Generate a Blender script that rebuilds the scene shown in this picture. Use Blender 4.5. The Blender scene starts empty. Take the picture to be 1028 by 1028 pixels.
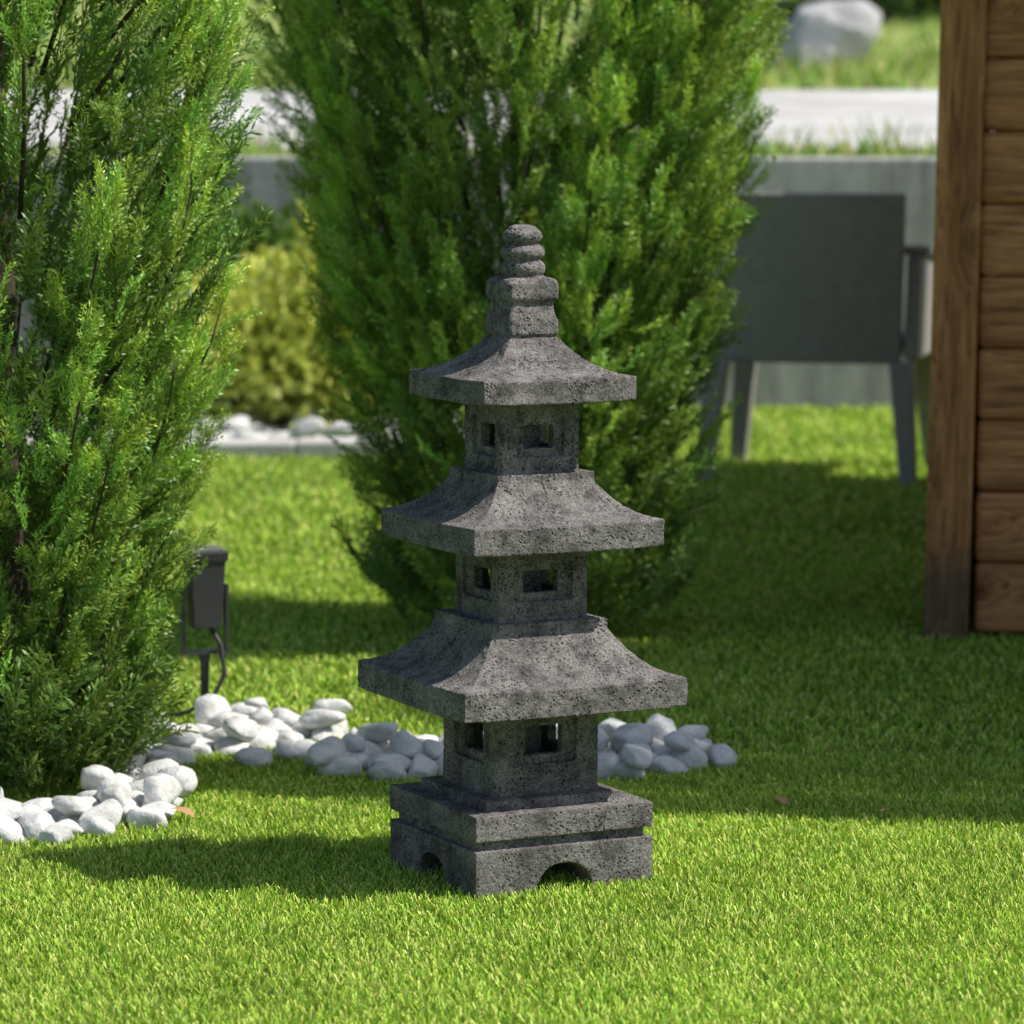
import bpy, math, random
import numpy as np
from mathutils import Vector, Matrix, noise
random.seed(7)
rng = np.random.default_rng(11)
S = bpy.context.scene
COL = S.collection
GZ = -.014     # soil level below the turf tips / feet of the objects

# ------------------------------------------------------------------ helpers
def link(ob, parent=None):
    COL.objects.link(ob)
    if parent: ob.parent = parent
    return ob

def empty(name, loc=(0,0,0), rz=0):
    e = bpy.data.objects.new(name, None); e.location = loc; e.rotation_euler = (0,0,rz)
    e.empty_display_size = .1
    return link(e)

def np_mesh(name, V, Q, col=None, smooth=False, mat=None, parent=None, k=4):
    me = bpy.data.meshes.new(name)
    nv, nf = len(V), len(Q)
    me.vertices.add(nv); me.vertices.foreach_set("co", np.ascontiguousarray(V, dtype=np.float32).ravel())
    me.loops.add(nf*k); me.loops.foreach_set("vertex_index", np.ascontiguousarray(Q, dtype=np.int32).ravel())
    me.polygons.add(nf); me.polygons.foreach_set("loop_start", np.arange(0, nf*k, k, dtype=np.int32))
    try: me.polygons.foreach_set("loop_total", np.full(nf, k, dtype=np.int32))
    except Exception: pass
    if smooth: me.polygons.foreach_set("use_smooth", np.ones(nf, dtype=bool))
    if col is not None:
        a = me.attributes.new("Col", 'FLOAT_COLOR', 'POINT')
        c = np.ones((nv,4), dtype=np.float32); c[:,:3] = np.clip(col,0,.95)
        a.data.foreach_set("color", c.ravel())
    me.update(calc_edges=True)
    if mat: me.materials.append(mat)
    return link(bpy.data.objects.new(name, me), parent)

def py_mesh(name, verts, faces, mat=None, parent=None, smooth=False, bevel=0, seg=2):
    me = bpy.data.meshes.new(name); me.from_pydata([tuple(v) for v in verts], [], faces); me.update()
    if smooth:
        for p in me.polygons: p.use_smooth = True
    if mat: me.materials.append(mat)
    ob = link(bpy.data.objects.new(name, me), parent)
    if bevel:
        m = ob.modifiers.new("bevel", 'BEVEL'); m.width = bevel; m.segments = seg; m.limit_method='ANGLE'
    return ob

BF = [(0,3,2,1),(4,5,6,7),(0,1,5,4),(1,2,6,5),(2,3,7,6),(3,0,4,7)]
def boxv(x0,x1,y0,y1,z0,z1):
    return [(x0,y0,z0),(x1,y0,z0),(x1,y1,z0),(x0,y1,z0),(x0,y0,z1),(x1,y0,z1),(x1,y1,z1),(x0,y1,z1)]
class Acc:
    def __init__(s): s.v=[]; s.f=[]
    def add(s, v, f):
        n=len(s.v); s.v += [tuple(p) for p in v]; s.f += [tuple(i+n for i in q) for q in f]
    def box(s,*a): s.add(boxv(*a), BF)
def tube(acc, pts, rad, n=8):
    pts=[Vector(p) for p in pts]; base=len(acc.v)
    if not hasattr(rad,'__len__'): rad=[rad]*len(pts)
    for i,p in enumerate(pts):
        d=(pts[min(i+1,len(pts)-1)]-pts[max(i-1,0)]).normalized()
        a=d.orthogonal().normalized() if i==0 else (a-d*a.dot(d)).normalized()
        b=d.cross(a)
        for k in range(n):
            t=2*math.pi*k/n; acc.v.append(tuple(p+(a*math.cos(t)+b*math.sin(t))*rad[i]))
    for i in range(len(pts)-1):
        for k in range(n):
            acc.f.append((base+i*n+k, base+i*n+(k+1)%n, base+(i+1)*n+(k+1)%n, base+(i+1)*n+k))
    acc.f.append(tuple(base+k for k in range(n))[::-1]); acc.f.append(tuple(base+(len(pts)-1)*n+k for k in range(n)))

# ------------------------------------------------------------------ materials
def mat(name):
    m = bpy.data.materials.new(name); m.use_nodes=True
    nt=m.node_tree; b=nt.nodes["Principled BSDF"]; return m,nt,b
def nd(nt,t,**k):
    n=nt.nodes.new(t)
    for a,v in k.items():
        if a in n.inputs: n.inputs[a].default_value=v
        else: setattr(n,a,v)
    return n
def ramp(nt,src,stops):
    r=nt.nodes.new("ShaderNodeValToRGB"); e=r.color_ramp.elements
    while len(e)<len(stops): e.new(.5)
    for x,(p,c) in zip(e,stops):
        x.position=p; x.color=(c[0],c[1],c[2],1) if hasattr(c,'__len__') else (c,c,c,1)
    nt.links.new(src,r.inputs[0]); return r.outputs[0]
def coord(nt,scale=(1,1,1),kind="Object"):
    tc=nt.nodes.new("ShaderNodeTexCoord"); mp=nt.nodes.new("ShaderNodeMapping"); mp.inputs["Scale"].default_value=scale
    nt.links.new(tc.outputs[kind],mp.inputs[0]); return mp.outputs[0]
def noi(nt,vec,scale,detail=6,rough=.6):
    n=nt.nodes.new("ShaderNodeTexNoise"); n.inputs["Scale"].default_value=scale; n.inputs["Detail"].default_value=detail
    n.inputs["Roughness"].default_value=rough; nt.links.new(vec,n.inputs["Vector"]); return n.outputs["Fac"]
def mul(nt,a,b,fac=1,mode='MULTIPLY'):
    m=nt.nodes.new("ShaderNodeMix"); m.data_type='RGBA'; m.blend_type=mode
    m.inputs[0].default_value=fac
    for i,x in ((6,a),(7,b)):
        if hasattr(x,'is_output'): nt.links.new(x,m.inputs[i])
        else: m.inputs[i].default_value=(*x,1)
    return m.outputs[2]
def bump(nt,b,h,strength=.5,dist=.01):
    n=nt.nodes.new("ShaderNodeBump"); n.inputs["Strength"].default_value=strength; n.inputs["Distance"].default_value=dist
    nt.links.new(h,n.inputs["Height"]); nt.links.new(n.outputs[0],b.inputs["Normal"]); return n

def leaf_material(name, transl=.3, gloss=.04, rough=.45, tcol=(1.2,1.15,.5)):
    m,nt,b=mat(name); nt.nodes.remove(b)
    at=nt.nodes.new("ShaderNodeAttribute"); at.attribute_name="Col"; c=at.outputs["Color"]
    df=nt.nodes.new("ShaderNodeBsdfDiffuse"); nt.links.new(c,df.inputs["Color"])
    t=nt.nodes.new("ShaderNodeBsdfTranslucent"); nt.links.new(mul(nt,c,tcol),t.inputs["Color"])
    mx=nt.nodes.new("ShaderNodeMixShader"); mx.inputs[0].default_value=transl
    nt.links.new(df.outputs[0],mx.inputs[1]); nt.links.new(t.outputs[0],mx.inputs[2]); out=mx.outputs[0]
    if gloss:
        gl=nt.nodes.new("ShaderNodeBsdfAnisotropic"); gl.inputs["Roughness"].default_value=rough; gl.inputs["Color"].default_value=(.9,.95,.9,1)
        m2=nt.nodes.new("ShaderNodeMixShader"); m2.inputs[0].default_value=gloss
        nt.links.new(out,m2.inputs[1]); nt.links.new(gl.outputs[0],m2.inputs[2]); out=m2.outputs[0]
    nt.links.new(out,nt.nodes["Material Output"].inputs[0]); return m

M_cyp = leaf_material("cypress_foliage",.25,.04)
M_leaf = leaf_material("shrub_leaf",.2,0)
M_grass = leaf_material("grass_blade",.2,.015,tcol=(1.1,1.1,.7))

m,nt,b=mat("bark"); v=coord(nt,(1,1,.2)); f=noi(nt,v,60)
nt.links.new(ramp(nt,f,[(.3,(.035,.025,.016)),(.7,(.10,.075,.05))]),b.inputs["Base Color"]); b.inputs["Roughness"].default_value=.9; bump(nt,b,f,.8,.01); M_bark=m

# lava stone
m,nt,b=mat("lava_stone"); v=coord(nt)
f1=noi(nt,v,9,5,.6); f2=noi(nt,v,280,6,.75); f3=noi(nt,v,22,8,.75)
c=ramp(nt,f1,[(.3,(.26,.245,.24)),(.7,(.42,.40,.39))])
c=mul(nt,c,ramp(nt,f2,[(.34,(.20,.20,.20)),(.45,(.72,.72,.72)),(.58,(1.1,1.09,1.08)),(.72,(1.8,1.78,1.74))]))
c=mul(nt,c,ramp(nt,f3,[(.38,(.42,.41,.41)),(.52,(.95,.94,.93)),(.66,(1.25,1.24,1.22))]))
vo=nd(nt,"ShaderNodeTexVoronoi",Scale=165.0); nt.links.new(v,vo.inputs["Vector"])
pit=ramp(nt,vo.outputs["Distance"],[(.16,0.0),(.40,1.0)])
fm=noi(nt,v,30,5,.7); gate=ramp(nt,fm,[(.46,0.0),(.54,1.0)])
ad=nd(nt,"ShaderNodeMath",operation='MAXIMUM'); nt.links.new(pit,ad.inputs[0]); nt.links.new(gate,ad.inputs[1])
c=mul(nt,c,ramp(nt,ad.outputs[0],[(0,(.2,.2,.2)),(1,(1,1,1))]))
nt.links.new(c,b.inputs["Base Color"]); b.inputs["Roughness"].default_value=.92; b.inputs["Specular IOR Level"].default_value=.25
hs=nd(nt,"ShaderNodeMath",operation='MULTIPLY'); nt.links.new(f2,hs.inputs[0]); nt.links.new(ad.outputs[0],hs.inputs[1])
bump(nt,b,hs.outputs[0],1.0,.006); M_stone=m

# white pebble
m,nt,b=mat("white_marble_pebble"); v=coord(nt); f=noi(nt,v,18,6,.65); g=noi(nt,v,90,4,.6)
c=ramp(nt,f,[(.3,(.42,.41,.39)),(.48,(.66,.66,.65)),(.75,(.80,.80,.80))]); nt.links.new(c,b.inputs["Base Color"])
b.inputs["Roughness"].default_value=.75; bump(nt,b,g,.6,.006); M_peb=m

# ground (under the grass)
m,nt,b=mat("lawn_ground"); v=coord(nt); f=noi(nt,v,40,6,.7)
nt.links.new(ramp(nt,f,[(.3,(.07,.12,.02)),(.7,(.19,.28,.045))]),b.inputs["Base Color"]); b.inputs["Roughness"].default_value=.95; bump(nt,b,f,.6,.02); M_lawn=m
m,nt,b=mat("meadow_ground"); v=coord(nt); f=noi(nt,v,1.3,8,.7)
nt.links.new(ramp(nt,f,[(.3,(.12,.20,.03)),(.5,(.28,.36,.09)),(.7,(.46,.47,.22))]),b.inputs["Base Color"]); b.inputs["Roughness"].default_value=.95; bump(nt,b,f,.8,.1); M_mead=m
m,nt,b=mat("pale_road"); v=coord(nt); f=noi(nt,v,1.2,8,.7); g=noi(nt,v,60,4,.7)
c=mul(nt,ramp(nt,f,[(.35,(.46,.45,.43)),(.65,(.72,.71,.69))]),ramp(nt,g,[(.35,(.8,.8,.8)),(.6,(1.05,1.05,1.05))]))
nt.links.new(c,b.inputs["Base Color"]); b.inputs["Roughness"].default_value=.9; M_road=m
m,nt,b=mat("concrete"); v=coord(nt); f=noi(nt,v,1.8,8,.7); g=noi(nt,coord(nt,(3,3,.4)),5,5,.7)
c=mul(nt,ramp(nt,f,[(.3,(.34,.34,.33)),(.7,(.58,.58,.57))]),ramp(nt,g,[(.3,(.6,.6,.58)),(.6,(1.05,1.05,1.05))]))
nt.links.new(c,b.inputs["Base Color"]); b.inputs["Roughness"].default_value=.9; bump(nt,b,f,.4,.01); M_conc=m

def wood(name, along):
    m,nt,b=mat(name)
    tc=nt.nodes.new("ShaderNodeTexCoord"); oi=nt.nodes.new("ShaderNodeObjectInfo")
    mm=nd(nt,"ShaderNodeMath",operation='MULTIPLY'); nt.links.new(oi.outputs["Random"],mm.inputs[0]); mm.inputs[1].default_value=37
    va=nt.nodes.new("ShaderNodeVectorMath"); nt.links.new(tc.outputs["Object"],va.inputs[0])
    cb=nt.nodes.new("ShaderNodeCombineXYZ")
    for i in range(3): nt.links.new(mm.outputs[0],cb.inputs[i])
    nt.links.new(cb.outputs[0],va.inputs[1])
    ks=[6,6,6]; ks[along]=3.2
    def mp(s,src=None):
        q=nt.nodes.new("ShaderNodeMapping"); q.inputs["Scale"].default_value=s; nt.links.new(src or va.outputs[0],q.inputs[0]); return q.outputs[0]
    vo=nd(nt,"ShaderNodeTexVoronoi",Scale=1.0); nt.links.new(mp(ks),vo.inputs["Vector"])
    lo,hi=.08,1
    s=[hi,hi,hi]; s[along]=lo
    kd=ramp(nt,vo.outputs["Distance"],[(.0,1.0),(.4,0.0)])
    sc=nd(nt,"ShaderNodeVectorMath",operation='SCALE'); nt.links.new(kd,sc.inputs[0]); sc.inputs["Scale"].default_value=.05
    ad_=nt.nodes.new("ShaderNodeVectorMath"); nt.links.new(va.outputs[0],ad_.inputs[0]); nt.links.new(sc.outputs[0],ad_.inputs[1])
    g=noi(nt,mp(s,ad_.outputs[0]),80,6,.72); big=noi(nt,mp([x if x<1 else 1 for x in s]),10,3,.5)
    c=ramp(nt,g,[(.30,(.22,.075,.028)),(.48,(.62,.255,.095)),(.68,(.90,.45,.20))])
    c=mul(nt,c,ramp(nt,big,[(.3,(.55,.48,.44)),(.6,(1.12,1.08,1.05))]))
    kn=ramp(nt,vo.outputs["Distance"],[(.07,(.14,.09,.07)),(.12,(.36,.26,.20)),(.16,(.60,.50,.42)),(.24,(1,1,1))])
    c=mul(nt,c,kn)
    if along==2:
        sp=nt.nodes.new("ShaderNodeSeparateXYZ"); nt.links.new(tc.outputs["Object"],sp.inputs[0])
        dn=nd(nt,"ShaderNodeMath",operation='ADD'); nt.links.new(sp.outputs[2],dn.inputs[0])
        n2=noi(nt,tc.outputs["Object"],14,4,.7); q=nd(nt,"ShaderNodeMath",operation='MULTIPLY'); nt.links.new(n2,q.inputs[0]); q.inputs[1].default_value=-.14; nt.links.new(q.outputs[0],dn.inputs[1])
        dirt=ramp(nt,dn.outputs[0],[(.06,(.34,.46,.66)),(.14,(1,1,1))]); c=mul(nt,c,dirt)
    nt.links.new(c,b.inputs["Base Color"]); b.inputs["Roughness"].default_value=.6; bump(nt,b,g,.6,.005); return m
M_wx=wood("stained_board_wood",0); M_wy=wood("stained_side_board_wood",1); M_wz=wood("stained_post_wood",2)
m,nt,b=mat("roof_shingle"); v=coord(nt); f=noi(nt,v,25,5,.7)
nt.links.new(ramp(nt,f,[(.3,(.03,.03,.032)),(.7,(.08,.08,.08))]),b.inputs["Base Color"]); b.inputs["Roughness"].default_value=.9; bump(nt,b,f,.5,.01); M_roof=m
m,nt,b=mat("grey_resin"); v=coord(nt); f=noi(nt,v,30,4,.6)
nt.links.new(ramp(nt,f,[(.3,(.28,.262,.245)),(.7,(.35,.33,.31))]),b.inputs["Base Color"]); b.inputs["Roughness"].default_value=.5
w=nd(nt,"ShaderNodeTexWave",Scale=60.0); w.bands_direction='Z'; nt.links.new(v,w.inputs["Vector"]); bump(nt,b,w.outputs["Fac"],.3,.002); M_chair=m
m,nt,b=mat("black_powder_coat"); v=coord(nt); f=noi(nt,v,300,3,.6)
nt.links.new(ramp(nt,f,[(.3,(.03,.03,.032)),(.7,(.055,.055,.058))]),b.inputs["Base Color"]); b.inputs["Roughness"].default_value=.5; bump(nt,b,f,.2,.001); M_blk=m
m,nt,b=mat("lamp_glass"); v=coord(nt); f=noi(nt,v,40); nt.links.new(ramp(nt,f,[(.3,(.2,.2,.2)),(.7,(.3,.3,.3))]),b.inputs["Base Color"]); b.inputs["Roughness"].default_value=.1; M_glass=m
m,nt,b=mat("dry_leaf"); v=coord(nt); f=noi(nt,v,60)
nt.links.new(ramp(nt,f,[(.3,(.35,.17,.07)),(.7,(.62,.40,.22))]),b.inputs["Base Color"]); b.inputs["Roughness"].default_value=.7; M_dry=m
m,nt,b=mat("field_rock"); v=coord(nt); f=noi(nt,v,4,8,.7)
nt.links.new(ramp(nt,f,[(.3,(.30,.30,.31)),(.7,(.60,.60,.60))]),b.inputs["Base Color"]); b.inputs["Roughness"].default_value=.9; bump(nt,b,f,.6,.05); M_rock=m

# ------------------------------------------------------------------ terrain
PY=[-60,14.28,14.30,15,20,26,40,70,150,500]; PZ=[GZ,GZ,.93,.95,1.22,1.42,2.9,6,16,40]
def prof(y): return float(np.interp(y,PY,PZ))
def th(x,y):
    z=prof(y)
    if y>20.2:
        a=min(1,(y-20.2)/6); z+=a*(.35*noise.noise(Vector((x*.12,y*.12,0)))+.08*noise.noise(Vector((x*.6,y*.6,3))))
        z+=min(1,max(0,(y-60)/100))*6*noise.noise(Vector((x*.01,y*.01,9)))
    return z
xs=sorted(set([-400,-250,-150,-100,-70,-50,-35]+[i*.8 for i in range(-30,31)]+[35,50,70,100,150,250,400]))
ys=[-60,-20,-5,0,4,8,12,14.28,14.30,15,17,20]+[20+i*.8 for i in range(1,40)]+[55,60,70,85,100,130,160,200,260,350,500]
V=[(x,y,th(x,y)) for y in ys for x in xs]; nx=len(xs)
F=[(j*nx+i,j*nx+i+1,(j+1)*nx+i+1,(j+1)*nx+i) for j in range(len(ys)-1) for i in range(nx-1)]
g=py_mesh("ground",V,F,M_lawn); g.data.materials.append(M_mead)
for p in g.data.polygons:
    p.use_smooth=True
    if p.center.y>14.29: p.material_index=1
RV=[];RF=[]
for j,y in enumerate([15.25,17,20.0]):
    for i in range(161):
        x=-80+i; e=(.16*noise.noise(Vector((x*.9,y,0))) if j!=1 else 0)
        RV.append((x,y+e,prof(y+e)+.006))
for j in range(2):
    for i in range(160): RF.append((j*161+i,j*161+i+1,(j+1)*161+i+1,(j+1)*161+i))
py_mesh("road",RV,RF,M_road)

wa=empty("concrete_wall")
a=Acc(); x=-20
while x<20:
    a.box(x,x+1.992,14.22,14.42,-.1,.955+.004*random.random()); x+=2
py_mesh("wall_panels",a.v,a.f,M_conc,wa,bevel=.012)

# ------------------------------------------------------------------ stone pagoda lantern
A=Acc()
def sq(h,z0,z1): A.box(-h,h,-h,h,z0,z1)
def corners(h0,h1,z0,z1,hy0=None):
    hy0=h0 if hy0 is None else hy0
    for sx in (-1,1):
        for sy in (-1,1):
            x0,x1=sorted((sx*h0,sx*h1)); y0,y1=sorted((sy*hy0,sy*h1)); A.box(x0,x1,y0,y1,z0,z1)
hb=.1505; n=18; Ha=.036; ra=.046
for k in range(n):
    z0=Ha*k/n; z1=Ha*(k+1)/n+.002; h=ra*math.sqrt(max(0,1-((k+.5)/n)**2))
    corners(max(h,.002),hb,z0 if k else GZ,z1)
sq(hb,Ha-.001,.063); sq(.140,.055,.082); sq(hb,.078,.116); sq(.114,.11,.131)
def body(s,z0,z1,w,zl,zh):
    h=s/2; q=h-.009; wt=.016
    corners(w/2,q,z0,z1,q-wt); corners(q-wt,q,z0,z1,w/2)
    sq(q,z0,z0+.02); sq(q,z1-.02,z1); sq(w*.40,z0,z1)  # last block: inner column added to block see-through light and darken the windows
    for a0,a1 in ((z0,zl),(zh,z1)):
        for s_ in (-1,1):
            u0,u1=sorted((s_*(q-wt),s_*q)); A.box(u0,u1,-q,q,a0,a1); A.box(-q,q,u0,u1,a0,a1)
    w2=min(w/2+.020,h-.016)
    corners(w2,h,z0,z1,q-wt); corners(q-wt,h,z0,z1,w2)
    for a0,a1 in ((z0,zl-.013),(zh+.012,z1)):
        for s_ in (-1,1):
            u0,u1=sorted((s_*(q-wt),s_*h)); A.box(u0,u1,-h,h,a0,a1); A.box(-h,h,u0,u1,a0,a1)
def roof(a0,zb,ze,bt,zt,collar):
    N=14; rings=[]
    def ring(h,z,lift):
        r=[]
        for s in range(4):
            for i in range(N):
                u=-1+2*i/N
                p=[(u,-1),(1,u),(-u,1),(-1,-u)][s]
                t=min(abs(p[0]),1)*min(abs(p[1]),1)
                r.append((p[0]*h,p[1]*h,z+lift*t**2.5))
        return r
    rings.append(ring(a0*.55,zb+.012,0)); rings.append(ring(a0*.9,zb+.003,0)); rings.append(ring(a0,zb,.003)); rings.append(ring(a0*1.0,ze,.003))
    for k in range(1,15):
        s=k/14; rings.append(ring(a0+(bt-a0)*s, ze+(zt-ze)*(.30*s+.70*s**2.4), .003*(1-s)**2))
    v=[p for r in rings for p in r]; n4=4*N; f=[]
    for j in range(len(rings)-1):
        for i in range(n4): f.append((j*n4+i,j*n4+(i+1)%n4,(j+1)*n4+(i+1)%n4,(j+1)*n4+i))
    f.append(tuple(range(n4))[::-1]); f.append(tuple((len(rings)-1)*n4+i for i in range(n4)))
    A.add(v,f)
    if collar: sq(bt+.001,zt-.01,zt+collar)
body(.177,.122,.290,.062,.190,.234); roof(.188,.264,.307,.097,.383,.012)
body(.150,.385,.530,.060,.437,.470); roof(.161,.506,.547,.081,.606,.012)
body(.130,.606,.748,.052,.655,.690); roof(.129,.726,.762,.041,.820,.000)
def loft(shape,prof_):
    n=len(shape); v=[(p[0]*r,p[1]*r,z) for r,z in prof_ for p in shape]; f=[]
    for j in range(len(prof_)-1):
        for i in range(n): f.append((j*n+i,j*n+(i+1)%n,(j+1)*n+(i+1)%n,(j+1)*n+i))
    f.append(tuple(range(n))[::-1]); f.append(tuple((len(prof_)-1)*n+i for i in range(n))); A.add(v,f)
sqs=[(-1,-.9),(-.9,-1),(.9,-1),(1,-.9),(1,.9),(.9,1),(-.9,1),(-1,.9)]
loft(sqs,[(.0390,.812),(.0390,.824),(.0425,.826),(.0422,.846),(.0385,.858),(.0368,.868),(.0362,.875),(.0415,.878),(.0425,.884),(.0425,.902),(.038,.908),(.030,.911)])
circ=[(math.cos(2*math.pi*i/40),math.sin(2*math.pi*i/40)) for i in range(40)]
pr=[(.022,.900)]
for zc,r,hh in ((.924,.0350,.0115),(.9485,.0340,.0105),(.9725,.0305,.0105)):
    pr.append((r-.015,zc-hh*1.2))
    for t in np.linspace(-.97,.97,11): pr.append((r-.010+.010*math.sqrt(max(0,1-t*t)),zc+hh*t))
pr+=[(.021,.987),(.012,.990)]
loft(circ,pr)
pag=py_mesh("stone_pagoda_lantern",A.v,A.f,M_stone)
pag.location=(.0115,5.60,0)
pag.rotation_euler=(Matrix.Rotation(math.radians(.25),3,'Y')@Matrix.Rotation(math.radians(27),3,'Z')).to_euler()
r=pag.modifiers.new("remesh",'REMESH'); r.mode='VOXEL'; r.voxel_size=.0020; r.use_smooth_shade=True
for nm,ty,sc,st,mid in (("chips",'CLOUDS',.045,.0020,.5),("grain",'CLOUDS',.008,.0028,.5)):
    t=bpy.data.textures.new(nm,ty); t.noise_scale=sc; t.noise_depth=3
    d=pag.modifiers.new(nm,'DISPLACE'); d.texture=t; d.strength=st; d.mid_level=mid; d.texture_coords='LOCAL'

# ------------------------------------------------------------------ foliage engine
def kites(segs):
    v=[];tf=[]
    for p0,p1,w,pp,t0,t1 in segs:
        p0=np.array(p0);p1=np.array(p1);m_=p0+(p1-p0)*.5
        v+= [p0,m_+pp*w,p1,m_-pp*w]; tf+=[t0,(t0+t1)/2,t1,(t0+t1)/2]
    v=np.array(v); q=np.arange(len(v)).reshape(-1,4); return v,q,np.array(tf)
def frond_template():
    segs=[(np.zeros(3),np.array([0,0,1.]),.008,np.array([1.,0,0]),0,.6)]
    n=9; R=random
    for i in range(n):
        z=.05+.92*i/n
        for side in (-1,1):
            L=(.30*(1-z)**.65*min(1,(z+.25)*2)+.05)*R.uniform(.75,1.2)
            an=math.radians(R.uniform(20,38)); dy=R.uniform(-.35,.35)
            d=np.array([side*math.sin(an),dy,math.cos(an)]); d/=np.linalg.norm(d)
            p0=np.array([0,0,z+R.uniform(-.02,.02)])
            def pp():
                r_=np.array([R.gauss(0,1) for _ in range(3)]); c=np.cross(d,r_); return c/np.linalg.norm(c)
            tb=.2+.35*z
            segs.append((p0,p0+d*L,.013,pp(),tb,tb+.45))
            mm=max(1,int(L/.07))
            for j in range(mm):
                p=p0+d*L*(j+.5)/mm
                for s2 in (-1,1):
                    l2=.12*(1-.35*j/mm)*R.uniform(.7,1.25); a2=an*side+s2*math.radians(R.uniform(22,42))
                    d2=np.array([math.sin(a2),dy+R.uniform(-.5,.5),math.cos(a2)]); d2/=np.linalg.norm(d2)
                    segs.append((p,p+d2*l2,.016,pp(),tb+.15,min(1,tb+.5)))
    return kites(segs)
FR=[frond_template() for _ in range(6)]

def nrm(a): return a/np.maximum(np.linalg.norm(a,axis=-1,keepdims=True),1e-9)
def scatter(name,P,D,Sc,C0,C1,templates,material,parent=None):
    n=len(P); D=nrm(D); X=nrm(np.cross(D,rng.normal(size=(n,3)))); Y=np.cross(D,X)
    pick=rng.integers(0,len(templates),n); Vs=[];Qs=[];Cs=[];off=0
    for k,(tv,tq,tf) in enumerate(templates):
        ix=np.where(pick==k)[0]
        if not len(ix): continue
        curl=rng.uniform(-.12,.12,(len(ix),1,1))
        w=(tv[None,:,0:1]*X[ix][:,None]+(tv[None,:,1:2]+curl*tv[None,:,2:3]**2)*Y[ix][:,None]+tv[None,:,2:3]*D[ix][:,None])
        v=P[ix][:,None]+w*Sc[ix][:,None,None]
        c=C0[ix][:,None]*(1-tf[None,:,None])+C1[ix][:,None]*tf[None,:,None]
        m_=tv.shape[0]; q=(tq[None]+ (np.arange(len(ix))*m_)[:,None,None]).reshape(-1,4)+off
        off+=len(ix)*m_; Vs.append(v.reshape(-1,3));Qs.append(q);Cs.append(c.reshape(-1,3))
    return np_mesh(name,np.concatenate(Vs),np.concatenate(Qs),np.concatenate(Cs),mat=material,parent=parent)

def cypress(name,loc,Rf,H,nplume,fpp,core,plen,prad,seed,green,fs=(.10,.17),low=0):
    global rng
    rng=np.random.default_rng(seed); random.seed(seed)
    tree=empty(name,loc)
    P=[];D=[];SC=[];B=[];T=[]; br=Acc()
    for k in range(nplume):
        th_=k*2.399963+rng.uniform(-.3,.3)
        z0=H*((k+.5)/nplume)**1.15*.86-0.04
        L=rng.uniform(*plen); z1=min(z0+L,H*rng.uniform(.97,1.03))
        Lr=z1-z0
        r0=Rf(z0)*.45; r1=max(Rf(min(z1-.1*Lr,H))*rng.uniform(.74,1.06)-prad*.4,.02)
        a=np.array([math.cos(th_)*r0,math.sin(th_)*r0,z0]); th2=th_+rng.uniform(-.15,.15)
        b_=np.array([math.cos(th2)*r1,math.sin(th2)*r1,z1])
        out=np.array([math.cos(th_),math.sin(th_),0.])
        bow=out*max(Rf(z0+.4*Lr)*.9-(r0+(r1-r0)*.4)-prad*.5,0)*1.0
        nf=int(fpp*(Lr/.6)); t=rng.uniform(0,1,nf)**.8
        cen=a+(b_-a)*t[:,None]+bow*(4*t*(1-t))[:,None]*.8
        ax=nrm((b_-a)[None]+bow[None]*(4*(1-2*t))[:,None]*.8)
        rad=prad*(.5+.9*np.sin(math.pi*np.clip(t*.9+.1,0,1))**.7)*(1-.8*t**3)
        ph=rng.uniform(0,2*math.pi,nf); rr=rad*rng.uniform(.25,.95,nf)
        e1=nrm(np.cross(ax,np.array([0.3,.2,1.]) )); e2=np.cross(ax,e1)
        o=e1*np.cos(ph)[:,None]+e2*np.sin(ph)[:,None]
        p=cen+o*rr[:,None]
        d=ax*1.0+o*rng.uniform(.1,.55,nf)[:,None]+out*.12+rng.normal(0,.13,(nf,3))
        bright=rng.uniform(.7,1.35)
        P.append(p-nrm(d)*.03);D.append(d);SC.append(rng.uniform(fs[0],fs[1],nf)*(1-.25*t));B.append(np.full(nf,bright)*rng.uniform(.75,1.25,nf)); T.append(t)
        pts=[tuple(a+(b_-a)*s+bow*4*s*(1-s)*.8) for s in (.0,.25,.5,.75,.9)]
        tube(br,pts,[.005,.004,.003,.002,.001],5)
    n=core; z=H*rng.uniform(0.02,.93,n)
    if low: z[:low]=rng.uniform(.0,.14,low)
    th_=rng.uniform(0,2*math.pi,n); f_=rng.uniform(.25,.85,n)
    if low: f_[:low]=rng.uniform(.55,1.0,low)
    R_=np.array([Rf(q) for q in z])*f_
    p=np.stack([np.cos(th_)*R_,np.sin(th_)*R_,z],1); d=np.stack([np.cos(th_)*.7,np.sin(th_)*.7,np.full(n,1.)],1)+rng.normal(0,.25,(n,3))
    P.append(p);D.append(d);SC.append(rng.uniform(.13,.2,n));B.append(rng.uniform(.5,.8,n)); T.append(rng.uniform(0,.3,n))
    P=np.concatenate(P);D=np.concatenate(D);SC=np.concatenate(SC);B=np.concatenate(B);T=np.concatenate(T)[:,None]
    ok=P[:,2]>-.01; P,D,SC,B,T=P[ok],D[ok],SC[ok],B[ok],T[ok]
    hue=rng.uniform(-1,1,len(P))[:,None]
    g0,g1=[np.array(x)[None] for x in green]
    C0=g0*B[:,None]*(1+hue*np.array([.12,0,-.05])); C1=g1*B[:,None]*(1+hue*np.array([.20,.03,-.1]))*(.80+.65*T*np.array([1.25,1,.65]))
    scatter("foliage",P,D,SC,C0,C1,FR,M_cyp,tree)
    tube(br,[(0,0,-.05),(.01,0,.3),(-.01,.01,H*.5),(0,0,H*.85)],[.045,.038,.025,.006],10)
    py_mesh("trunk_and_branches",br.v,br.f,M_bark,tree,smooth=True)
    return tree

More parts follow.
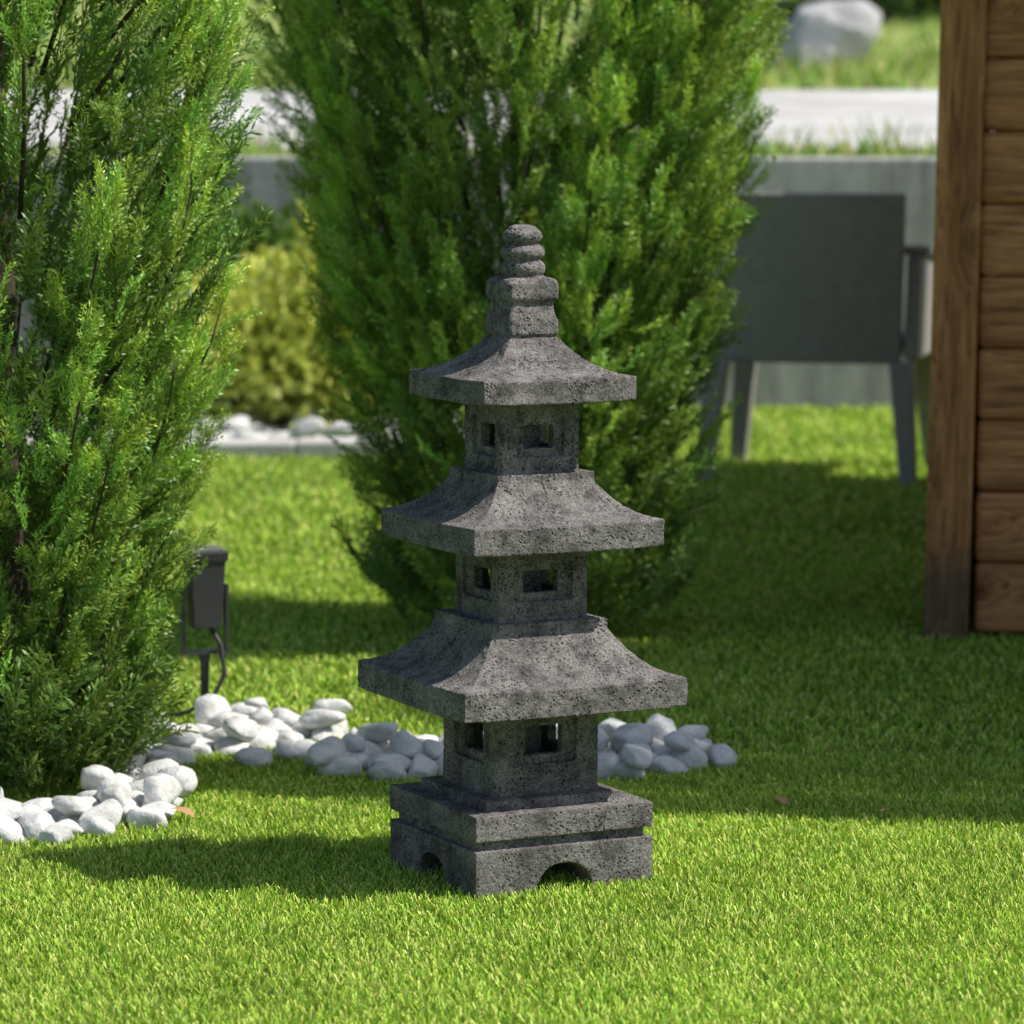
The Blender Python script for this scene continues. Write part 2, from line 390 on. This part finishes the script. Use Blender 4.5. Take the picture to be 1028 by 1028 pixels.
def R1(z): return float(np.interp(z,[0,.08,.25,.6,1.0,1.5,2.0,2.5],[.22,.22,.27,.38,.44,.42,.30,.05]))
def R2(z): return float(np.interp(z,[0,.1,.5,1.0,1.45,2.0,2.4,2.7],[.28,.33,.41,.51,.61,.58,.40,.08]))
G=((.036,.078,.020),(.39,.64,.135))  # first tone: older growth, darkened further to put inner shade into the colour
t1=cypress("shadow_cypress",(-.88,6.32,0),R1,2.5,125,40,1200,(.35,.6),.062,3,G,fs=(.085,.15),low=240)
t2=cypress("shadow_cypress",(.03,8.14,0),R2,2.7,115,44,1300,(.6,1.05),.080,5,G,fs=(.10,.175),low=150)
t3=empty("shadow_cypress",(2.92,7.02,0),1.9); t3.scale=(1.5,1.65,1.32)  # unseen clone, placed and stretched to throw shade over the right lawn
t4=empty("shadow_cypress",(2.45,6.04,0),.7); t4.scale=(.42,.50,1.5)  # unseen slim clone, added for the shadow band in front of the pebbles
for tt in (t3,t4):
    for c in t2.children:
        o=bpy.data.objects.new(c.name.split('.')[0],c.data); link(o,tt)

# ------------------------------------------------------------------ lawn grass
def blades(X0,X1,Y0,Y1,dens,h,w,seed):
    r=np.random.default_rng(seed); n=int((X1-X0)*(Y1-Y0)*dens)
    x=r.uniform(X0,X1,n); y=r.uniform(Y0,Y1,n)
    hh=h*r.uniform(.65,1.2,n); ww=w*r.uniform(.7,1.3,n)
    la=2.2*np.sin(x*5.1+1.3*np.sin(y*4.2))+1.7*np.cos(y*6.3+x*2.1)+r.normal(0,2.2,n); lm=hh*r.uniform(.2,.95,n)
    lx,ly=np.cos(la)*lm,np.sin(la)*lm
    fa=r.uniform(0,math.pi,n); fx,fy=np.cos(fa)*ww/2,np.sin(fa)*ww/2
    z=np.full(n,GZ)
    V=np.stack([np.stack([x-fx,y-fy,z],1),np.stack([x+fx,y+fy,z],1),
                np.stack([x+fx*.55+lx,y+fy*.55+ly,z+hh],1),np.stack([x-fx*.55+lx,y-fy*.55+ly,z+hh*.96],1)],1)
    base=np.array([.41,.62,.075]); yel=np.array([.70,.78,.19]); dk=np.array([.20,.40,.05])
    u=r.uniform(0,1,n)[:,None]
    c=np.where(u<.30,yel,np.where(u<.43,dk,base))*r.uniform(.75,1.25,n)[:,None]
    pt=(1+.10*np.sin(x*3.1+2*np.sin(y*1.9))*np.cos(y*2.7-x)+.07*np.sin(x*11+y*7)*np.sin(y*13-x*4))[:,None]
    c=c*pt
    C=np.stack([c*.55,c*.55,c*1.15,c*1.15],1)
    return V.reshape(-1,3),np.arange(n*4).reshape(-1,4),C.reshape(-1,3)
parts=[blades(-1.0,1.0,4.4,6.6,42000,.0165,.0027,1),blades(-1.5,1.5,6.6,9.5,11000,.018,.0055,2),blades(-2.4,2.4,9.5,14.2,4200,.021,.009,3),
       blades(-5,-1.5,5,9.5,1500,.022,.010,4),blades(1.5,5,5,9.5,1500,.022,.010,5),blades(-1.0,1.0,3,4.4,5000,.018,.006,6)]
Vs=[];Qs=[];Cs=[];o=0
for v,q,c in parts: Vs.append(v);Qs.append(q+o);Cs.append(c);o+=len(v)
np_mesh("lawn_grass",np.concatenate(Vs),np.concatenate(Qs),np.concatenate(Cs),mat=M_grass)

r=np.random.default_rng(21); n=22000
x=r.uniform(-9,9,n); y=np.where(r.uniform(0,1,n)<.35,r.uniform(14.4,15.4,n),20+14*r.uniform(0,1,n)**1.2)
z=np.array([th(a_,b_) for a_,b_ in zip(x,y)])
cl=np.array([.5+.5*noise.noise(Vector((a_*2.2,b_*1.2,5))) for a_,b_ in zip(x,y)])
hh=np.where(y<16,.03+.34*np.clip(cl-.48,0,1),.09)*r.uniform(.5,1.4,n); ww=np.where(y<16,.018,.035); la=r.uniform(0,6.28,n); lx,ly=np.cos(la)*hh*.6,np.sin(la)*hh*.6
fa=r.uniform(0,3.14,n); fx,fy=np.cos(fa)*ww/2,np.sin(fa)*ww/2
V=np.stack([np.stack([x-fx,y-fy,z],1),np.stack([x+fx,y+fy,z],1),np.stack([x+lx+fx*.2,y+ly+fy*.2,z+hh],1),np.stack([x+lx-fx*.2,y+ly-fy*.2,z+hh],1)],1)
c=np.where(r.uniform(0,1,n)[:,None]<.4,np.array([.50,.50,.22]),np.array([.25,.42,.09]))*r.uniform(.6,1.3,n)[:,None]
np_mesh("meadow_grass",V.reshape(-1,3),np.arange(n*4).reshape(-1,4),np.repeat(c,4,0),mat=M_leaf)

# ------------------------------------------------------------------ shrubs
LT=[(np.array([[0,0,0],[.32,.05,.45],[0,0,1.],[-.32,.05,.45]]),np.array([[0,1,2,3]]),np.array([.2,.7,1,.7]))]
def shrub(name,loc,rx,ry,h,n,size,c0,c1,seed,clumps=9):
    global rng
    rng=np.random.default_rng(seed); random.seed(seed)
    sh=empty(name,loc); P=[];D=[]; br=Acc()
    for k in range(clumps):
        a_=k*2.4; rr=math.sqrt((k+.3)/clumps)*.75; c=np.array([math.cos(a_)*rx*rr,math.sin(a_)*ry*rr,h*(.36+.34*rng.uniform()*(1.3-rr))])
        R_=np.array([rx*.38,ry*.38,h*.30])*rng.uniform(.7,1.2)
        d=nrm(rng.normal(size=(n//clumps,3))); P.append(c+d*R_*rng.uniform(.5,1.15,(len(d),1))); D.append(d+np.array([0,0,.5])+rng.normal(0,.4,d.shape))
        tube(br,[(0,0,-.02),tuple(c*.5),tuple(c)],[.02*h,.014*h,.006*h],6)
    P=np.concatenate(P);D=np.concatenate(D); ok=P[:,2]>.02; P=P[ok];D=D[ok]
    B=rng.uniform(.6,1.35,(len(P),1))
    scatter("leaves",P,D,size*rng.uniform(.6,1.3,len(P)),np.array([c0])*B,np.array([c1])*B,LT,M_leaf,sh)
    py_mesh("stems",br.v,br.f,M_bark,sh,smooth=True)
shrub("golden_shrub",(-.86,13.1,0),.66,.42,.66,6500,.058,(.40,.48,.07),(.88,.94,.30),31,16)
shrub("dark_shrub",(-1.25,13.85,0),.6,.25,.90,6000,.05,(.05,.10,.02),(.20,.34,.08),33,12)
shrub("golden_shrub",(-.60,12.9,0),.2,.2,.98,2600,.045,(.26,.32,.05),(.68,.74,.16),35)
for i,(x,y,w_,h_) in enumerate([(3.4,30,2.0,1.7),(6.2,33,2.2,2.3),(1.2,38,2.4,1.8),(-1.6,37,2.2,1.6),(-4.8,36,2.4,2.6),(9,34,2.5,2.6),(-7.5,36,2.4,2.4),(2.3,43,3,3),(-3,46,3,3)]):
    shrub("hillside_bush",(x,y,th(x,y)-.1),w_,w_*.8,h_,7000,.17,(.05,.09,.025),(.17,.29,.08),50+i)

# ------------------------------------------------------------------ pebbles & rocks
import bmesh
def ico(sub):
    bm=bmesh.new(); bmesh.ops.create_icosphere(bm,subdivisions=sub,radius=1); V_=np.array([v.co[:] for v in bm.verts]); F_=np.array([[v.index for v in f.verts] for f in bm.faces]); bm.free(); return V_,F_
IV,IFc=ico(3); IV5,IF5=ico(4)
def rock_v(seed,amp=.32,iv=None,lo=.55,hi=.86,npl=10,hard=.8):
    r_=random.Random(seed); o=Vector((r_.uniform(-50,50),r_.uniform(-50,50),0)); out=[]
    pl=[(Vector((r_.gauss(0,1),r_.gauss(0,1),r_.gauss(0,1))).normalized(),r_.uniform(lo,hi)) for _ in range(npl)]
    for p in (IV if iv is None else iv):
        p=Vector(p); q=p*(1+amp*noise.noise(p*1.1+o)+amp*.3*noise.noise(p*3+o))
        for n_,d_ in pl:
            t=q.dot(n_)
            if t>d_: q=q-n_*(t-d_)*hard
        out.append(q[:])
    return np.array(out)
ROCK=[rock_v(i) for i in range(22)]
def pebbles(name,items):
    Vs=[];Fs=[];o=0
    for k,(x,y,z,s) in enumerate(items):
        r_=random.Random(k*7+3); s*=1.08; v=ROCK[r_.randrange(22)]*np.array([s*r_.uniform(1.0,1.5),s*r_.uniform(.75,1.1),s*r_.uniform(.6,.9)])
        M_=Matrix.Rotation(r_.uniform(0,6.28),3,'Z')@Matrix.Rotation(r_.uniform(-.35,.35),3,'X')@Matrix.Rotation(r_.uniform(-.3,.3),3,'Y')
        v=v@np.array(M_).T+np.array([x,y,z]); Vs.append(v);Fs.append(IFc+o);o+=len(v)
    return np_mesh(name,np.concatenate(Vs),np.concatenate(Fs),smooth=True,mat=M_peb,k=3)
def band(path,width,count,smin,smax,seed,layers=1):
    r_=random.Random(seed); items=[]; tries=0
    pts=[Vector(p) for p in path]; seg=[(pts[i+1]-pts[i]).length for i in range(len(pts)-1)]; T=sum(seg)
    while len(items)<count and tries<count*60:
        tries+=1; t=r_.uniform(0,T); i=0
        while t>seg[i]: t-=seg[i]; i+=1
        p=pts[i].lerp(pts[i+1],t/seg[i]); d=(pts[i+1]-pts[i]).normalized(); nn=Vector((-d.y,d.x))
        w_=width[i]+(width[i+1]-width[i])*t/seg[i]
        p=p+nn*r_.uniform(-w_,w_); s=r_.uniform(smin,smax)
        if any(math.hypot(p.x-a_[0],p.y-a_[1])<(s+a_[3])*.80 for a_ in items): continue
        items.append((p.x,p.y,s*.42+GZ*.6,s))
    top=[]
    for k in range(int(len(items)*.22*layers)):
        a_=r_.choice(items); s=r_.uniform(smin,smax*.9); x=a_[0]+r_.uniform(-.6,.6)*s; y=a_[1]+r_.uniform(-.6,.6)*s
        if any(math.hypot(x-b_[0],y-b_[1])<(s+b_[3])*.9 for b_ in top): continue
        top.append((x,y,a_[3]*.85+s*.35,s))
    return items+top
pebbles("white_pebbles",band([(-.66,6.42),(-.64,6.62),(-.56,6.80),(-.44,6.78),(-.38,6.70)],[.03,.08,.20,.14,.07],62,.022,.038,1,2)
        +band([(-.33,6.64),(-.20,6.52),(-.05,6.48),(.12,6.50),(.28,6.55),(.38,6.55)],[.07,.17,.15,.15,.14,.06],100,.022,.040,2,1.6)
        +[(-.46,6.51,.006,.034),(-.405,6.56,.008,.032)])
pebbles("white_pebbles",band([(-.98,5.95),(-.80,5.91),(-.68,5.98),(-.635,6.14),(-.63,6.3)],[.11,.12,.09,.06,.03],58,.024,.040,5,1.5))
pebbles("white_pebbles",band([(-2.2,12.85),(-1.4,12.8),(-.7,12.8),(-.2,12.85)],[.25,.25,.25,.2],130,.04,.06,8))
ed=Acc(); x=-2.4
while x<-.1:
    l=.38+.1*random.random(); ed.box(x,x+l-.006,12.20,12.38,-.02,.040+.006*random.random()); x+=l
py_mesh("stone_edging",ed.v,ed.f,M_road,bevel=.008)
def boulder(name,loc,s,seed):
    v=rock_v(seed,.5,IV5,.5,.85,9,.9)*np.array(s); return np_mesh(name,v+np.array(loc),IF5,smooth=False,mat=M_rock,k=3)
boulder("field_boulder",(2.02,23.6,th(2.02,23.6)+.13),(.30,.28,.30),91)
boulder("field_boulder",(1.84,23.4,th(1.84,23.4)+.04),(.20,.18,.16),84)

# ------------------------------------------------------------------ garden shed
shed=empty("wooden_shed",(.908,8.07,0),math.radians(-8))
bh=.158; W=2.4; Dp=3.4; H0=1.46; sl=.16
def board(name,x0,x1,y0,y1,z0,z1,mt):
    cx,cy,cz=(x0+x1)/2,(y0+y1)/2,(z0+z1)/2
    o=py_mesh(name,boxv(x0-cx,x1-cx,y0-cy,y1-cy,z0-cz,z1-cz),BF,mt,shed,bevel=.014,seg=3); o.location=(cx,cy,cz); return o
for i in range(9):
    z0=.004+i*bh; z1=z0+bh-.002
    board("front_board",.112,.95,.030,.075,z0,z1,M_wx)
    board("front_board",1.70,W-.104,.030,.075,z0,z1,M_wx)
    board("side_board",.030,.075,.104,Dp-.104,z0,z1,M_wy)
    board("side_board",W-.075,W-.030,.104,Dp-.104,z0,z1,M_wy)
    board("back_board",.104,W-.104,Dp-.075,Dp-.03,z0,z1,M_wx)
for nm,x,y in (("corner_post",0,0),("corner_post",W-.1,0),("corner_post",0,Dp-.1),("corner_post",W-.1,Dp-.1)):
    hh_=H0+sl*x-.01
    o=py_mesh(nm,boxv(0,.1,0,.1,GZ-.02,hh_),BF,M_wz,shed,bevel=.006); o.location=(x,y,0)
    if x==0 and y==0: o.rotation_euler=(0,math.radians(.9),0)
for k,x in enumerate((.955,1.615)):
    o=py_mesh("door_frame",boxv(0,.08,0,.07,GZ,1.45),BF,M_wz,shed,bevel=.005); o.location=(x,.012,0)
dd=Acc()
for k in range(5): dd.box(1.04+k*.1145,1.04+k*.1145+.1125,.04,.07,.01,1.42)
dd.box(1.05,1.60,.02,.037,.25,.36); dd.box(1.05,1.60,.02,.037,1.1,1.21)
py_mesh("door",dd.v,dd.f,M_wz,shed,bevel=.005)
hd=Acc(); tube(hd,[(1.10,.02,.72),(1.10,-.03,.72),(1.10,-.03,.84),(1.10,.02,.84)],.008); py_mesh("door_handle",hd.v,hd.f,M_blk,shed,smooth=True)
gb=Acc()
for y0,y1 in ((.034,.07),(Dp-.07,Dp-.034)):
    gb.add([(.112,y0,1.43),(W-.11,y0,1.43),(W-.11,y1,1.43),(.112,y1,1.43),(.112,y0,H0+sl*.112-.004),(W-.11,y0,H0+sl*(W-.11)-.004),(W-.11,y1,H0+sl*(W-.11)-.004),(.112,y1,H0+sl*.112-.004)],BF)
gb.box(W-.07,W-.034,.104,Dp-.104,1.43,H0+sl*(W-.07)-.006)
py_mesh("upper_panels",gb.v,gb.f,M_wx,shed)
rf=Acc(); xa,xb=-.06,W+.15
rf.add([(xa,-.10,H0+sl*xa),(xb,-.10,H0+sl*xb),(xb,Dp+.1,H0+sl*xb),(xa,Dp+.1,H0+sl*xa),(xa,-.10,H0+sl*xa+.05),(xb,-.10,H0+sl*xb+.05),(xb,Dp+.1,H0+sl*xb+.05),(xa,Dp+.1,H0+sl*xa+.05)],BF)
py_mesh("roof",rf.v,rf.f,M_roof,shed,bevel=.004)

# ------------------------------------------------------------------ garden armchair (seen from behind)
ch=empty("garden_armchair",(.915,11.40,0),math.radians(-13)); ch.scale=(1.05,1.05,1.035)
def slab(acc,quad_bottom,quad_top): acc.add(list(quad_bottom)+list(quad_top),BF)
nxs,nzs=9,6; fr=[];bk=[]
for j in range(nzs):
    t=j/(nzs-1); z=.35+.51*t
    for i in range(nxs):
        u=-1+2*i/(nxs-1); x=u*(.268+.016*t); y=.05-.055*t-.018*(1-u*u)
        fr.append((x,y,z)); bk.append((x,y+.035,z))
vv=fr+bk; n0=len(fr); ff=[]
for j in range(nzs-1):
    for i in range(nxs-1):
        k=j*nxs+i; ff.append((k,k+1,k+nxs+1,k+nxs)); ff.append((n0+k,n0+k+nxs,n0+k+nxs+1,n0+k+1))
for i in range(nxs-1):
    ff.append((i,n0+i,n0+i+1,i+1)); k=(nzs-1)*nxs+i; ff.append((k,k+1,n0+k+1,n0+k))
for j in range(nzs-1):
    k=j*nxs; ff.append((k,k+nxs,n0+k+nxs,n0+k)); k=j*nxs+nxs-1; ff.append((k,n0+k,n0+k+nxs,k+nxs))
py_mesh("backrest",vv,ff,M_chair,ch,bevel=.006)
a=Acc(); a.box(-.25,.25,.09,.56,.36,.42); py_mesh("seat",a.v,a.f,M_chair,ch,bevel=.015)
for nm,s in (("armrest_left",-1),("armrest_right",1)):
    a=Acc(); xi,xo=sorted((s*.275,s*.318))
    a.add([(xi,.055,.36),(xo,.055,.36),(xo,.60,.36),(xi,.60,.36),(xi+.01*s,.055,.675),(xo+.01*s,.055,.675),(xo+.01*s,.60,.64),(xi+.01*s,.60,.64)],BF)
    x0,x1=sorted((s*.262,s*.345)); a.add([(x0,.06,.677),(x1,.06,.677),(x1,.62,.642),(x0,.62,.642),(x0,.06,.705),(x1,.06,.705),(x1,.62,.67),(x0,.62,.67)],BF)
    py_mesh(nm,a.v,a.f,M_chair,ch,bevel=.008)
for k,(sx,y,dy) in enumerate(((-1,.03,-.05),(1,.03,-.05),(-1,.57,.03),(1,.57,.03))):
    a=Acc(); x=sx*.275; xb_=sx*.305; w1,w2=.036,.024
    slab(a,[(xb_-w2,y+dy-w2,-.014),(xb_+w2,y+dy-w2,-.014),(xb_+w2,y+dy+w2,-.014),(xb_-w2,y+dy+w2,-.014)],[(x-w1,y-.03,.358),(x+w1,y-.03,.358),(x+w1,y+.04,.358),(x-w1,y+.04,.358)])
    py_mesh("leg_%d"%(k+1),a.v,a.f,M_chair,ch,bevel=.005)

# ------------------------------------------------------------------ garden spotlight
sp=empty("garden_spotlight",(-.590,7.0,-.005),math.radians(20)); sp.scale=(.92,.92,.96)
a=Acc(); slab(a,[(-.030,-.028,.185),(.030,-.028,.185),(.030,.028,.185),(-.030,.028,.185)],[(-.038,-.036,.325),(.038,-.036,.325),(.038,.036,.325),(-.038,.036,.325)])
slab(a,[(-.042,-.04,.320),(.042,-.04,.320),(.042,.04,.320),(-.042,.04,.320)],[(-.044,-.042,.340),(.044,-.042,.340),(.044,.042,.340),(-.044,.042,.340)])
py_mesh("lamp_head",a.v,a.f,M_blk,sp,bevel=.003)
a=Acc(); a.box(-.036,.036,-.034,.034,.3405,.345); py_mesh("lens",a.v,a.f,M_glass,sp)
a=Acc(); a.box(-.050,-.044,-.012,.012,.14,.27); a.box(.044,.050,-.012,.012,.14,.27); a.box(-.050,.050,-.012,.012,.132,.139); tube(a,[(0,0,.132),(0,0,.03),(0,0,-.05)],[.010,.009,.003]); py_mesh("bracket_and_stake",a.v,a.f,M_blk,sp)
a=Acc(); tube(a,[(0.01,0,.19),(.03,-.02,.15),(.035,-.03,.09),(.01,-.03,.05),(-.04,-.02,.02),(-.1,0,.004)],.005); py_mesh("cable",a.v,a.f,M_blk,sp,smooth=True)

# ------------------------------------------------------------------ fallen leaves
def dryleaf(loc,s,rz):
    v=[];f=[]; n=6
    for i in range(n+1):
        t=i/n; w=.42*math.sin(math.pi*t)**.8*(1-.3*t); zz=.25*math.sin(t*3)*.4
        v+=[(-w,t-.5,zz+.15*w),(0,t-.5,zz),(w,t-.5,zz+.2*w)]
    for i in range(n):
        k=i*3; f+=[(k,k+1,k+4,k+3),(k+1,k+2,k+5,k+4)]
    o=py_mesh("fallen_leaf",v,f,M_dry,smooth=True); o.location=loc; o.scale=(s,s,s); o.rotation_euler=(.2,.1,rz)
dryleaf((-.545,5.98,.010),.05,1.2); dryleaf((.45,6.10,.008),.035,.5); dryleaf((.62,6.0,.008),.028,2.0)
dryleaf((.50,7.3,.008),.03,2.4)

# ------------------------------------------------------------------ light, sky, camera
az=Vector((1,-.12,0)).normalized(); el=math.radians(52)
d=Vector((az.x*math.cos(el),az.y*math.cos(el),math.sin(el)))
L=bpy.data.lights.new("sun","SUN"); L.energy=5; L.angle=math.radians(.5); L.color=(1,.955,.87)
so=link(bpy.data.objects.new("sun",L)); so.rotation_euler=d.to_track_quat('Z','Y').to_euler(); so.location=(6,0,8)
w=bpy.data.worlds.new("World"); S.world=w; w.use_nodes=True; nt=w.node_tree
sk=nt.nodes.new("ShaderNodeTexSky"); sk.sky_type='NISHITA'; sk.sun_disc=False; sk.sun_elevation=el; sk.sun_rotation=math.atan2(az.x,az.y); sk.air_density=.8; sk.dust_density=1.5
nt.links.new(sk.outputs[0],nt.nodes["Background"].inputs[0]); nt.nodes["Background"].inputs[1].default_value=.115
cam=bpy.data.cameras.new("camera"); co=link(bpy.data.objects.new("camera",cam)); co.location=(0,0,1.18)
co.rotation_euler=(math.radians(90-6.4),0,0); cam.lens=129.6; cam.sensor_width=36; cam.clip_end=1500; cam.clip_start=.05
cam.dof.use_dof=True; cam.dof.focus_distance=5.52; cam.dof.aperture_fstop=5.8
S.camera=co
S.view_settings.view_transform='Standard'; S.view_settings.look='None'; S.view_settings.exposure=0
